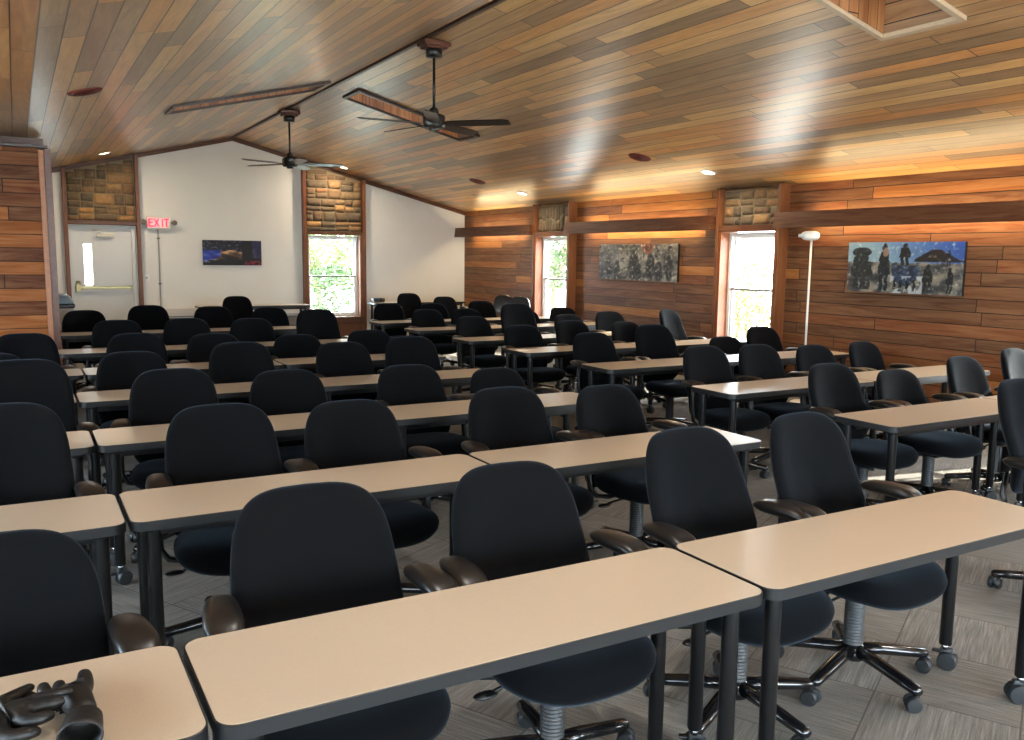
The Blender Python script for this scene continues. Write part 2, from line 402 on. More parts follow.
# gable trim along the back wall under the ceiling, crown on the right
bm = nb()
for a, b in ((.5, XRG), (XRG, XR)):
    n = 1
    for (p, q) in ((a, b),):
        vs = [bm.verts.new((x, y, zc(x)+z)) for x in (p, q) for y in (YB-.04, YB) for z in (-.075, 0)]
        for f in ((0, 1, 3, 2), (4, 6, 7, 5), (0, 4, 5, 1), (2, 3, 7, 6), (0, 2, 6, 4), (1, 5, 7, 3)): bm.faces.new([vs[i] for i in f])
struct('trim_2', bm, M_cedarh)

# ---------------------------------------------------------------- stone panels
STONE = [(196, 170, 130), (168, 138, 100), (210, 184, 140), (156, 136, 110), (188, 150, 100), (204, 174, 126), (140, 120, 98), (178, 158, 128)]
def stone_panel(name, W, Hf, label, loc, rz, seed, tall=False, dull=0):
    """ledge stone facing W wide; Hf(x) gives the height at x; local x along the wall, -y out of the wall"""
    rs = random.Random(seed); bm = nb(); cl = bm.loops.layers.color.new('Col')
    t = thing(name, label, 'stone panel', loc, rz)
    hmax = max(Hf(0), Hf(W)); cells = []
    def split(x0, x1, z0, z1, d):
        w, h = x1-x0, z1-z0
        if (w < .46 and h < .2 and d > 2 and rs.random() < .45) or (w < .30 and h < .15) or d > 7: cells.append((x0, x1, z0, z1)); return
        if (w > h*1.6 and w > .26) or (tall and w > .15): 
            m = x0+w*rs.uniform(.36, .64); split(x0, m, z0, z1, d+1); split(m, x1, z0, z1, d+1)
        elif h > .13 and not (tall and h < .3):
            m = z0+h*rs.uniform(.36, .64); split(x0, x1, z0, m, d+1); split(x0, x1, m, z1, d+1)
        else: cells.append((x0, x1, z0, z1))
    split(0, W, 0, hmax, 0)
    for x0, x1, z0, z1 in cells:
        g = .007; x0 += g; x1 -= g; z0 += g; z1 = min(z1-g, min(Hf(x0), Hf(x1))-.01)
        if z1-z0 < .02: continue
        col = rs.choice(STONE); k = rs.uniform(.8, 1.1)*(1-dull); col = lin(tuple(min(255, c*k) for c in col)); dep = rs.uniform(.018, .034)
        nx, nz = max(2, int((x1-x0)/.035)), max(2, int((z1-z0)/.035)); grid = []; j = rs.uniform(0, 50)
        for iz in range(nz+1):
            row = []
            for ix in range(nx+1):
                fx, fz = ix/nx, iz/nz; x = x0+(x1-x0)*fx; z = z0+(z1-z0)*fz
                e = min(fx, 1-fx)*(x1-x0); e2 = min(fz, 1-fz)*(z1-z0); ed = min(1, min(e, e2)/.011)
                nz_ = mnoise.noise((x*16+j, z*16, j)); wob = mnoise.noise((x*9+j, z*9, 3+j))*.006
                row.append(bm.verts.new((x+wob, -(.004+dep*(ed**.5)+ed*.006*nz_), z+wob)))
            grid.append(row)
        fs = []
        for iz in range(nz):
            for ix in range(nx): fs.append(bm.faces.new((grid[iz][ix], grid[iz][ix+1], grid[iz+1][ix+1], grid[iz+1][ix])))
        per = grid[0] + [r[-1] for r in grid[1:]] + grid[-1][-2::-1] + [r[0] for r in grid[-2:0:-1]]
        bk = [bm.verts.new((v.co.x, .004, v.co.z)) for v in per]; n = len(per)
        for q in range(n): fs.append(bm.faces.new((per[q], bk[q], bk[(q+1) % n], per[(q+1) % n])))
        for f in fs:
            f.smooth = True
            for lp in f.loops: lp[cl] = col
    me = obj('stone_facing', bm, M_stone, t)
    bm = nb(); vs = [bm.verts.new(p) for y in (0, .05) for p in ((0, y, 0), (W, y, 0), (W, y, Hf(W)), (0, y, Hf(0)))]
    for f in ((0, 1, 2, 3), (7, 6, 5, 4), (0, 4, 5, 1), (1, 5, 6, 2), (2, 6, 7, 3), (3, 7, 4, 0)): bm.faces.new([vs[i] for i in f])
    obj('mortar_bed', bm, M_mortar, t); return t
stone_panel('stone_panel', 1.05, lambda x: zc(.80+x)-2.19-.07, 'tan ledge stone panel above the white exit door', (.80, YB-.07, 2.19), 0, 4)
stone_panel('stone_panel', 1.10, lambda x: zc(4.87+x)-2.11-.07, 'tan ledge stone panel above the window in the white back wall', (4.87, YB-.07, 2.11), 0, 11)
RZ = -PI/2      # local x -> -Y world, local -y -> -X world
for (a, b), lab, sd, tl in ((W1, 'upright grey-brown stone panel above the narrow window near the back corner', 21, True), (W2, 'grey stone panel above the window beside the floor lamp', 33, False)):
    stone_panel('stone_panel', b-a-.005, lambda x: zc(XR)-2.13, lab, (XR-.06, b-.0025, 2.11), RZ, sd, tl, .1)

# ---------------------------------------------------------------- windows
def window(n, W, z0, z1, loc, rz, mull=.5):
    """double hung window; local x across, local y = outwards"""
    t = bpy.data.objects.new('window_%d' % n, None); C.objects.link(t); t.location = loc; t.rotation_euler = (0, 0, rz); t['kind'] = 'structure'
    H = z1-z0; fw = .045
    bm = nb(); box(bm, 0, fw, 0, .10, 0, H); box(bm, W-fw, W, 0, .10, 0, H); box(bm, fw, W-fw, 0, .10, H-fw, H); box(bm, fw, W-fw, 0, .10, 0, fw); obj('window_frame', bm, M_vinyl, t)
    m = H*mull
    for nm, a, b, y in (('lower_sash', fw, m+.015, .02), ('upper_sash', m-.015, H-fw, .055)):
        bm = nb(); s = .03; x0, x1 = fw+.001, W-fw-.001
        box(bm, x0, x0+s, y, y+.03, a, b); box(bm, x1-s, x1, y, y+.03, a, b); box(bm, x0+s, x1-s, y, y+.03, b-s, b); box(bm, x0+s, x1-s, y, y+.03, a, a+s)
        o = obj(nm, bm, M_vinyl, t)
        bm = nb(); box(bm, x0+s, x1-s, y+.012, y+.016, a+s, b-s); obj('pane', bm, M_glass, o)
    bm = nb(); box(bm, fw, W-fw, .008, .0195, m-.012, m+.012); obj('meeting_rail', bm, M_rail, t)
    return t
for n, (a, b) in ((1, W1), (2, W2), (3, W3), (4, W4)):
    window(n, b-a-.08, ZS0+.04, ZH-.02, (XR+.015, b-.04, ZS0+.04), RZ)  # third and fourth are the added, unseen ones
window(5, BX1-BX0-.09, BZ0+.03, BZ1-.02, (BX0+.03, YB+.03, BZ0+.03), 0, .5)
for i, (a, b, z0, z1) in enumerate(FW_ADDED): window(6+i, b-a, z0, z1, (b, YF-.02, z0), PI)  # added unseen windows of the front wall

for i, (a, b) in enumerate(LW_ADDED): window(6+len(FW_ADDED)+i, b-a, .6, 2.3, (XL-.05, a, .6), PI/2)  # added unseen windows of the left wall

# pilaster boards and casings of the right wall bays
ti = 3
for a, b in (W1, W2, W3, W4):
    for y0, y1 in ((a-.045, a), (b, b+.05)):
        bm = nb(); box(bm, 8.12, XR+.02, y0, y1, 0, 2.60, .004)
        struct('trim_%d' % ti, bm, M_cedar); ti += 1
    bm = nb(); box(bm, 8.13, XR+.015, a, b, ZH-.01, 2.105); struct('trim_%d' % ti, bm, M_cedarh); ti += 1
    bm = nb(); box(bm, 8.10, XR+.015, a, b, ZS0-.03, ZS0+.035, .004); struct('trim_%d' % ti, bm, M_cedarh); ti += 1
    # jamb liners between boards and the window frame
    bm = nb(); box(bm, 8.14, XR+.014, b-.04, b, ZS0+.035, ZH-.01); box(bm, 8.14, XR+.014, a, a+.04, ZS0+.035, ZH-.01); struct('trim_%d' % ti, bm, M_jamb); ti += 1
# back wall bays
for x0, x1 in ((.735, .795), (1.865, 1.925), (4.80, 4.86), (5.985, 6.045)):
    bm = nb(); box(bm, x0, x1, YB-.13, YB+.0, 0, zc((x0+x1)/2)-.04, .004); struct('trim_%d' % ti, bm, M_cedar); ti += 1
for x0, x1, z0, z1 in ((.795, 1.865, 2.125, 2.19), (4.86, 5.985, BZ1-.01, BZ1+.055), (4.86, 5.985, .30, BZ0+.03), ):
    bm = nb(); box(bm, x0, x1, YB-.13, YB+.02, z0, z1, .004); struct('trim_%d' % ti, bm, M_cedarh); ti += 1
bm = nb(); box(bm, 4.86, 4.888, YB-.12, YB+.03, BZ0+.03, BZ1-.01); box(bm, 5.92, 5.985, YB-.12, YB+.03, BZ0+.03, BZ1-.01); struct('trim_%d' % ti, bm, M_cedar); ti += 1
bm = nb(); box(bm, 4.86, 5.985, YB-.10, YB, .0, .30); struct('trim_%d' % ti, bm, M_cedar); ti += 1

# door
door = bpy.data.objects.new('door_1', None); C.objects.link(door); door.location = (DX0, YB, 0); door['kind'] = 'structure'
bm = nb(); box(bm, 0, .05, -.06, .1, 0, DH); box(bm, .98, 1.03, -.06, .1, 0, DH); box(bm, .05, .98, -.06, .1, DH-.05, DH); obj('door_frame', bm, M_door, door)
bm = nb()
lx0, lx1, lz0, lz1 = .22, .345, 1.10, 1.80
for q in ((.051, lx0, .002, DH-.051), (lx1, .979, .002, DH-.051), (lx0, lx1, .002, lz0), (lx0, lx1, lz1, DH-.051)): box(bm, q[0], q[1], 0, .045, q[2], q[3])
leaf = obj('door_leaf', bm, M_door, door)
bm = nb(); box(bm, lx0, lx1, .015, .02, lz0, lz1); obj('vision_pane', bm, M_glass, door)
bm = nb(); box(bm, .10, .94, -.075, -.045, 1.03, 1.075, .006); box(bm, .07, .15, -.08, -.002, .98, 1.12, .008); box(bm, .90, .95, -.07, -.002, 1.02, 1.085, .006); tube(bm, [(.11, -.04, 1.1), (.11, -.04, 1.17)], .03, 12); obj('panic_bar', bm, M_brass, door)
bm = nb(); box(bm, .42, .70, -.07, -.002, 1.92, 1.985, .008); tube(bm, [(.5, -.08, 1.99), (.36, -.16, 2.03), (.5, -.03, 2.07)], .01, 8); obj('door_closer', bm, simple('closer_beige', (196, 190, 170), .4), door)

# partition on the left with its end boards
YP = 9.75
bm = nb(); box(bm, XL, .255, YP, YP+.12, 0, 2.66); struct('wall_partition', bm, M_part)
bm = nb(); box(bm, .245, .293, YP-.03, YP+.14, 0, 2.645, .004); struct('trim_%d' % ti, bm, simple('pale_cedar', (146, 92, 56), .45, noise_amt=.15)); ti += 1
bm = nb(); box(bm, .293, .355, YP+.0, YP+.14, 0, 2.66, .004); struct('trim_%d' % ti, bm, M_redwood); ti += 1
bm = nb(); box(bm, XL, .33, YP-.05, YP+.15, 2.66, 2.69, .004); struct('trim_%d' % ti, bm, M_dark); ti += 1
bm = nb(); box(bm, -.06, .34, 11.3, 11.58, 2.70, ZS-.002); struct('trim_%d' % ti, bm, M_redwood); ti += 1
# partition runs back to the rear alcove
bm = nb(); box(bm, .295, .34, YP+.14, 11.58, 0, 2.0); struct('trim_%d' % ti, bm, M_redwood); ti += 1

# baseboard heater, conduit, exit sign, switch plate
t = thing('baseboard_heater', 'long pale baseboard heater cover low along the white back wall', 'heater', (3.3, YB-.06, .0))
bm = nb(); box(bm, -1.3, 1.4, -.055, .055, .50, .68, .01); obj('cover', bm, M_lampw, t)
bm = nb(); box(bm, -1.28, 1.38, -.058, -.05, .52, .535); box(bm, -1.28, 1.38, -.02, .02, .0, .5); obj('grille_slot', bm, M_rail, t)
t = thing('exit_sign', 'red lit exit sign with twin lamp heads above its pale conduit', 'exit sign', (2.23, YB-.06, 2.08))
bm = nb(); box(bm, -.20, .20, -.05, .03, 0, .21, .02, seg=3); obj('housing', bm, M_lampw, t)
def stroke_text(bm, word, x, z, h, w, th, y0, y1):
    S = {'E': [((0, 0), (0, 1)), ((0, 1), (1, 1)), ((0, .5), (.85, .5)), ((0, 0), (1, 0))], 'X': [((0, 0), (1, 1)), ((0, 1), (1, 0))], 'I': [((.5, 0), (.5, 1))], 'T': [((0, 1), (1, 1)), ((.5, 0), (.5, 1))]}
    for ch in word:
        for (a, b) in S[ch]:
            p = Vector((x+a[0]*w, z+a[1]*h)); q = Vector((x+b[0]*w, z+b[1]*h)); d = (q-p).normalized(); n = Vector((-d.y, d.x))*th/2; p -= d*th/2*.9; q += d*th/2*.9
            prism(bm, [(v.x, v.y) for v in (p-n, q-n, q+n, p+n)], y0, y1, f=lambda a, b, c: (a, c, b))
        x += w*(.6 if ch == 'I' else 1)+.032 + (-.0)
bm = nb(); stroke_text(bm, 'EXIT', -.165, .045, .12, .062, .022, -.056, -.0505); obj('lettering', bm, M_exit, t)
for s in (-1, 1):
    bm = nb(); lathe(bm, [(.02, .0), (.035, -.03), (.045, -.07), (.045, -.085), (.01, -.09)], 16, (s*.255, .0, .11), axis='Y'); tube(bm, [(s*.19, .0, .1), (s*.25, -.005, .11)], .014, 8); obj('lamp_head', bm, M_rail, t, True)
t = thing('conduit', 'thin pale conduit running down the wall below the exit sign', 'conduit', (2.20, YB-.015, .0))
bm = nb(); tube(bm, [(.02, 0, .70), (.02, 0, 2.075)], .012, 10); obj('pipe', bm, simple('conduit_grey', (150, 148, 142), .4), t)
bm = nb(); box(bm, -.005, .045, -.02, .013, 1.9, 1.93, .003); box(bm, -.005, .045, -.02, .013, 1.1, 1.13, .003); obj('strap', bm, M_rail, t)
t = thing('wall_switch', 'small white switch plate on the white wall right of the door', 'switch', (2.0, YB-.006, 1.16))
bm = nb(); box(bm, -.04, .04, -.006, .005, 0, .12, .004); obj('plate', bm, M_vinyl, t)
bm = nb(); box(bm, -.012, .012, -.022, -.006, .045, .075, .002); obj('toggle', bm, M_rail, t)

# cove valances with light strips
WARM = (1.0, .76, .42)
def area(name, loc, rot, sx, sy, power, col=(1, 1, 1), parent=None, shape='RECTANGLE', spread=None):
    d = bpy.data.lights.new(name, 'AREA'); d.shape = shape; d.size = sx; d.size_y = sy; d.energy = power; d.color = col
    if spread: d.spread = spread
    o = bpy.data.objects.new(name, d); C.objects.link(o); o.location = loc; o.rotation_euler = rot
    if parent: o.parent = parent
    return o
for y0, y1, lab in ((13.56, YB-.02, 'wooden light valance on the right wall in the back corner'), (9.0-.17, 12.36+.04, 'wooden light valance above the grey sketch canvas'), (4.06, 7.72, 'wooden light valance above the blue-grey figures canvas'), (-.68, 2.86, 'wooden light valance at the right frame edge')):
    if y1 < 3: continue
    L = y1-y0; t = thing('light_valance', lab, 'valance', (XR, (y0+y1)/2, 2.055))
    bm = nb(); vs = [(-.25, 0), (-.225, -.0), (-.20, .19), (-.225, .19)]
    a = [bm.verts.new((x, -L/2, z)) for x, z in vs]; b = [bm.verts.new((x, L/2, z)) for x, z in vs]
    for k in range(4): bm.faces.new((a[k], a[(k+1) % 4], b[(k+1) % 4], b[k]))
    bm.faces.new(a); bm.faces.new(b); obj('front_board', bm, M_cedarh, t)
    bm = nb(); box(bm, -.225, -.001, -L/2+.3, L/2-.3, .088, .1); 
    for yy in (-L/2, L/2-.03): box(bm, -.222, -.001, yy+.002, yy+.028, .004, .18)
    obj('shelf_board', bm, M_cedarh, t)
    area('strip_down', (-.09, 0, .08), (0, 0, 0), .06, L-.9, 1.5*L, WARM, t)
    area('strip_up', (-.09, 0, .11), (PI, 0, 0), .06, L-.9, 1.3*L, WARM, t)

# recessed cans, vents
def on_ceiling(o, x, y):
    s = SL if x < XRG else -SL; o.location = (x, y, zc(x)-.001); o.rotation_euler = (0, -math.atan(s), 0)
cans = [(1.30, 15.29, 'lit recessed downlight above the stone panel over the door'), (5.44, 16.02, 'lit recessed downlight beside the far fan blade, above the back window'), (7.62, 13.07, 'small lit recessed downlight in the right slope near the back corner'), (7.61, 8.43, 'lit recessed downlight near the stone panel beside the lamp')]
for x, y, lab in cans:
    t = thing('recessed_light', lab, 'ceiling light'); on_ceiling(t, x, y)
    bm = nb(); lathe(bm, [(.075, -.001), (.078, -.012), (.098, -.008), (.1, 0), (.075, 0)], 24); obj('trim_ring', bm, M_lampw, t, True)
    bm = nb(); lathe(bm, [(.0745, -.008), (.073, -.004)], 24); obj('lens', bm, M_lens, t)
    area('downlight', (0, 0, -.02), (0, 0, 0), .13, .13, 7, (1, .80, .58), t, 'DISK')
for x, y, lab in ((1.3, 2.2, 'added unseen downlight over the nearest tables, above the frame'), (1.3, -1.6, 'added unseen downlight behind the camera, left slope'), (5.4, .9, 'added unseen downlight over the front of the aisle, above the frame'), (5.4, -2.2, 'added unseen downlight behind the camera, right slope'), (7.61, 3.6, 'added unseen downlight by the right wall, outside the frame')):
    t = thing('recessed_light', lab, 'ceiling light'); on_ceiling(t, x, y)  # unseen downlights added to brighten the near end of the room
    bm = nb(); lathe(bm, [(.075, -.001), (.078, -.012), (.098, -.008), (.1, 0), (.075, 0)], 24); obj('trim_ring', bm, M_lampw, t, True)
    area('downlight', (0, 0, -.02), (0, 0, 0), .14, .14, 8, (1, .92, .84), t, 'DISK')
for x, y, lab in ((.59, 8.42, 'dark red round ceiling vent in the left slope'), (6.89, 8.90, 'dark round ceiling vent in the right slope above the grey canvas'), (6.89, 13.34, 'dark round ceiling vent in the right slope farthest back')):
    t = thing('ceiling_vent', lab, 'vent'); on_ceiling(t, x, y)
    bm = nb(); lathe(bm, [(.10, -.002), (.11, -.022), (.135, -.014), (.145, 0), (.1, 0)], 28); obj('rim', bm, M_ventr, t, True)
    bm = nb()
    for k in range(4): lathe(bm, [(.018+.022*k, -.018), (.026+.022*k, -.024), (.030+.022*k, -.014), (.022+.022*k, -.010)], 24)
    obj('grille', bm, M_ventr, t, True)
    bm = nb(); lathe(bm, [(.1, -.004), (.1, -.002)], 24); obj('back_plate', bm, M_black, t)

# ---------------------------------------------------------------- ceiling fans
def fan(x, y, zh, lab, angs):
    t = thing('ceiling_fan', lab, 'ceiling fan', (x, y, zh), group='five-blade ceiling fans on the ridge')
    top = ZRG-zh
    bm = nb(); box(bm, -.14, .14, -.10, .10, top-.085, top-.035, .006); box(bm, -.11, .11, -.08, .08, top-.11, top-.085, .004); obj('mount_block', bm, M_redwood, t)
    bm = nb(); lathe(bm, [(.03, top-.19), (.078, top-.185), (.082, top-.12), (.07, top-.11)], 24); obj('canopy', bm, M_fanh, t, True)
    bm = nb(); tube(bm, [(0, 0, .1), (0, 0, top-.18)], .014, 10); obj('downrod', bm, M_fanh, t, True)
    bm = nb(); lathe(bm, [(.02, .15), (.045, .13), (.05, .09), (.10, .075), (.112, .06), (.112, -.03), (.10, -.05), (.05, -.055), (.045, -.075), (.01, -.08)], 28); soften(obj('motor_housing', bm, M_fanh, t), 35)
    for a in angs:
        a = math.radians(a)
        bm = nb(); u0, u1 = .10, .71
        pts = [(.10, -.035), (.20, -.065), (.45, -.075), (.71, -.068), (.76, -.052), (.765, .045), (.73, .062), (.45, .066), (.20, .055), (.10, .035)]
        tilt = math.radians(-13)
        prism(bm, pts, -.004, .004, f=lambda u, v, w: (u, v*math.cos(tilt)-w*math.sin(tilt), v*math.sin(tilt)+w*math.cos(tilt)-.01))
        obj('blade', bm, M_fanb, t, rot=(0, 0, a))
fan(3.64, 7.98, 2.965, 'dark five-blade ceiling fan nearest the camera', [177, 105, 31, -43, -117])
fan(3.58, 12.92, 2.99, 'dark five-blade ceiling fan farther down the ridge', [198, 126, 54, -18, -90])

# ---------------------------------------------------------------- tables
def table(L, D, name='training_table'):
    t = thing(name)
    z1, th = .74, .036
    bm = nb(); prism(bm, rrect(.004, L-.004, .004, D-.004, .046, 7), z1-th+.003, z1); obj('tabletop', bm, M_lam, t)
    bm = nb(); o = rrect(0, L, 0, D, .05, 7); i = rrect(.0045, L-.0045, .0045, D-.0045, .0455, 7); n = len(o)
    lv = [[bm.verts.new((x, y, z)) for x, y in p] for p, z in ((i, z1-.0005), (o, z1-.002), (o, z1-th+.001), (i, z1-th))]
    for a, b in zip(lv, lv[1:]+lv[:1]):
        for k in range(n): bm.faces.new((a[k], a[(k+1) % n], b[(k+1) % n], b[k]))
    soften(obj('edge_band', bm, M_edge, t), 50)
    bm = nb()
    for yy in (.09, D-.12): box(bm, .10, L-.10, yy, yy+.03, z1-th-.045, z1-th-.001, .003)
    for xx in (.085, L-.115): box(bm, xx, xx+.03, .05, D-.05, z1-th-.02, z1-th-.0005)
    obj('under_frame', bm, M_metal, t)
    for xx in (.08, L-.08):
        for yy in (.07, D-.07):
            bm = nb(); lathe(bm, [(.024, .105), (.025, .108), (.025, z1-th-.02), (.038, z1-th-.015), (.04, z1-th-.002)], 18, (0, 0, 0))
            lg = obj('leg', bm, M_metal, t, loc=(xx, yy, 0)); soften(lg)
            bm = nb(); lathe(bm, [(.015, .085), (.015, .106)], 14); obj('ferrule', bm, M_ferr, lg, True)
            bm = nb(); a = random.uniform(0, 6.28)
            ca, sa = math.cos(a), math.sin(a)
            tmp = nb(); lathe(tmp, [(.01, -.030), (.034, -.029), (.038, -.024), (.038, -.004), (.03, -.003), (.03, .003), (.038, .004), (.038, .024), (.034, .029), (.01, .030)], 20, (0, 0, 0), axis='X')
            box(tmp, -.012, .012, -.018, .03, .012, .052, .004); box(tmp, .005, .03, .03, .062, .018, .03, .004)
            for v in tmp.verts: x, y, z = v.co; y -= .012; v.co = (x*ca-y*sa, x*sa+y*ca, z+.038)
            me = bpy.data.meshes.new('tmp'); tmp.to_mesh(me); tmp.free(); bm.from_mesh(me); bpy.data.meshes.remove(me)
            soften(obj('caster', bm, M_cast, lg))
    return t
TL, TD = 1.524, .457
proto_t = table(TL, TD)
first_t = [True]
def put_table(x, y, lab, rz=0, grp='beige training tables in rows'):
    o = proto_t if first_t[0] else copy_tree(proto_t); first_t[0] = False
    o.location = (x, y, 0); o.rotation_euler = (0, 0, rz); tag(o, lab, 'table', grp); return o
ORD = ['first', 'second', 'third', 'fourth', 'fifth', 'sixth', 'seventh', 'eighth']
# left block: (front edge y, list of left-end x, names)
LROW = [(1.69, [-1.235, .300, 1.835]), (3.20, [-1.235, .300, 1.835]), (4.58, [-1.235, .300, 1.835]), (5.98, [-1.235, .300, 1.835]), (7.31, [-1.115, .420, 1.955]), (8.88, [.300, 1.835]), (10.80, [.36, 1.895])]
POS = {3: ['leftmost', 'middle', 'rightmost'], 2: ['left', 'right']}
for r, (y, xs) in enumerate(LROW):
    for i, x in enumerate(xs):
        if r == 0: lab = ['beige table at the lower left corner with black gloves on it', 'long beige table nearest the camera, at the bottom centre', 'beige table at lower right with its back right caster showing'][i]
        else: lab = 'beige training table, %s in the %s row, left of the aisle' % (POS[len(xs)][i], ORD[r])
        put_table(x, y, lab)
RROW = [(3.13, 1), (4.43, 2), (5.88, 3), (7.25, 4), (8.51, 5), (9.94, 6), (11.22, 7)]
RX = 4.30
for y, r in RROW:
    for i in range(2):
        put_table(RX+.005+i*1.529, y, 'beige training table, %s in the %s row, right of the aisle' % (['left', 'right'][i], ORD[r]))
# two long narrow tables by the back wall
t = table(1.98, .457, 'narrow_table'); t.location = (2.72, 15.75, 0); tag(t, 'long beige table under the dark landscape canvas', 'table', 'long tables by the back wall')
t2 = copy_tree(t); t2.location = (6.02, 15.95, 0); tag(t2, 'long beige table in the back corner right of the window', 'table', 'long tables by the back wall')

# ---------------------------------------------------------------- office chair
def chair_proto():
    t = thing('office_chair')
    # seat
    F = [(.0001, .052), (.35, .052), (.62, .050), (.82, .043), (.93, .030), (.985, .013)]; B = [(.0001, .056), (.5, .056), (.8, .053), (.93, .042), (.985, .02)]
    ol = superell(.265, .255, 2.7, 48, lambda x, y: (x*(1-.10*(y/.24)), y))
    def ms(u, v, d, s): return (u, v-.045, .462+d-.05*max(0, (-v-.12)/.12)**2*.5-.012*math.cos(u*7)*(1 if d > 0 else 0))
    bm = nb(); cushion(bm, ol, F, B, ms); obj('seat', bm, M_fab, t, True)
    bm = nb(); ol2 = superell(.20, .19, 2.7, 32); cushion(bm, ol2, [(.0001, .012), (.8, .012), (.96, .009)], [(.0001, .02), (.7, .02), (.93, .012)], lambda u, v, d, s: (u, v-.01, .412+d)); obj('seat_pan', bm, M_plas, t, True)
    bm = nb(); box(bm, -.06, .06, -.10, .12, .355, .40, .012); box(bm, -.10, .10, -.03, .03, .372, .398, .006); soften(obj('mechanism', bm, M_plas, t))
    bm = nb(); tube(bm, [(-.05, -.02, .378), (-.20, -.03, .372), (-.235, -.03, .362)], [.006, .006, .008], 8)
    lv = superell(.042, .022, 2.2, 20); cushion(bm, lv, [(.0001, .007), (.8, .006)], [(.0001, .007), (.8, .006)], lambda u, v, d, s: (u-.262, v-.03, .358+d)); obj('lever', bm, M_plas, t, True)
    # cylinder with bellows
    pr = [(.030, .10), (.036, .12)]; z = .13
    while z < .345: pr += [(.040, z), (.040, z+.004), (.032, z+.008)]; z += .013
    pr += [(.034, .35), (.034, .362)]
    bm = nb(); lathe(bm, pr, 20); obj('gas_cylinder', bm, M_bell, t, True)
    # backrest: local origin at its middle so that its height can differ from chair to chair
    FB = [(.0001, .030), (.35, .031), (.62, .034), (.82, .034), (.93, .026), (.985, .012)]; BB = [(.0001, .034), (.5, .034), (.8, .030), (.93, .021), (.985, .010)]
    def fo(x, z):
        k = (z-(-.08))/.36
        return (x*(1-.10*max(0, k)**1.3-.05*max(0, -(z+.08)/.2)), z)
    ol = superell(.257, .283, 4.1, 72, fo)
    def mb(u, v, d, s):   # v = height about the middle, d>0 towards the sitter (-y)
        y = .285+.235*v*.9+.10*v*v-1.05*u*u*(1 if True else 0)-.035*math.exp(-((v+.10)/.12)**2)
        return (u, y-d, .717+v)
    bm = nb(); cushion(bm, ol, FB, BB, mb); obj('backrest', bm, M_fab, t, True)
    bm = nb(); tube(bm, [(0, .08, .375), (0, .22, .372), (0, .33, .40), (0, .355, .48), (0, .345, .60), (0, .36, .72)], [.022, .022, .024, .024, .022, .016], 12, flat=.5); box(bm, -.09, .09, .325, .345, .60, .74, .006); obj('back_bar', bm, M_plas, t, True)
    # arms
    for s in (-1, 1):
        bm = nb()
        tube(bm, [(s*.08, .02, .392), (s*.20, .02, .385), (s*.275, .03, .40), (s*.302, .045, .44), (s*.305, .06, .52), (s*.300, .07, .62), (s*.299, .06, .705)], [.020, .022, .023, .023, .024, .022, .026], 12, flat=.55)
        a = obj('armrest', bm, M_plas, t, True)
        bm = nb(); pl = superell(.050, .132, 3.1, 36, lambda x, y: (x*(1+.16*(-y/.128)), y))
        ca, sa = math.cos(s*.10), math.sin(s*.10)
        def mp(u, v, d, q): 
            zz = -.012*max(0, (-v-.05)/.08)**2-.02*(v/.13)**2*.4
            return (s*.298+u*ca-v*sa, .068+u*sa+v*ca, .726+d+zz)
        cushion(bm, pl, [(.0001, .024), (.5, .0235), (.75, .020), (.9, .014), (.975, .007)], [(.0001, .026), (.7, .025), (.9, .016), (.975, .008)], mp); obj('arm_pad', bm, M_pad, a, True)
    # five-star base
    bm = nb(); lathe(bm, [(.02, .075), (.05, .08), (.056, .10), (.045, .13), (.033, .14)], 24)
    for k in range(5):
        a = math.radians(72*k); c, s = math.cos(a), math.sin(a)
        tube(bm, [(c*.03, s*.03, .115), (c*.12, s*.12, .108), (c*.24, s*.24, .090), (c*.315, s*.315, .080), (c*.328, s*.328, .079)], [.030, .029, .027, .025, .016], 12, flat=.8)
    bs = obj('star_base', bm, M_gloss, t, True)
    for k in range(5):
        a = math.radians(72*k); c, s = math.cos(a), math.sin(a); w = math.radians(72*k+50*math.sin(k*2.3+1))
        tmp = nb()
        lathe(tmp, [(.006, -.030), (.026, -.029), (.031, -.023), (.031, -.007), (.02, -.005), (.02, .005), (.031, .007), (.031, .023), (.026, .029), (.006, .030)], 18, (0, 0, 0), axis='X')
        tube(tmp, [(0, .012, .005), (0, .012, .042)], [.014, .010], 10)
        cw, sw = math.cos(w), math.sin(w)
        for v in tmp.verts: x, y, z = v.co; y -= .010; v.co = (x*cw-y*sw+c*.312, x*sw+y*cw+s*.312, z+.031)
        soften(obj('caster', tmp, M_cast, bs))
    return t
PC = chair_proto(); first_c = [True]
def put_chair(x, y, rz, zt, lab, base=None, grp='black fabric office chairs'):
    o = PC if first_c[0] else copy_tree(PC); first_c[0] = False
    o.location = (x, y, 0); o.rotation_euler = (0, 0, rz); tag(o, lab, 'chair', grp)
    for ch in o.children:
        nm = ch.name.split('.')[0]
        if nm == 'backrest': ch.location.z = zt-1.0
        if nm == 'star_base': ch.rotation_euler.z = (base if base is not None else random.uniform(0, 1.25))-rz
    return o
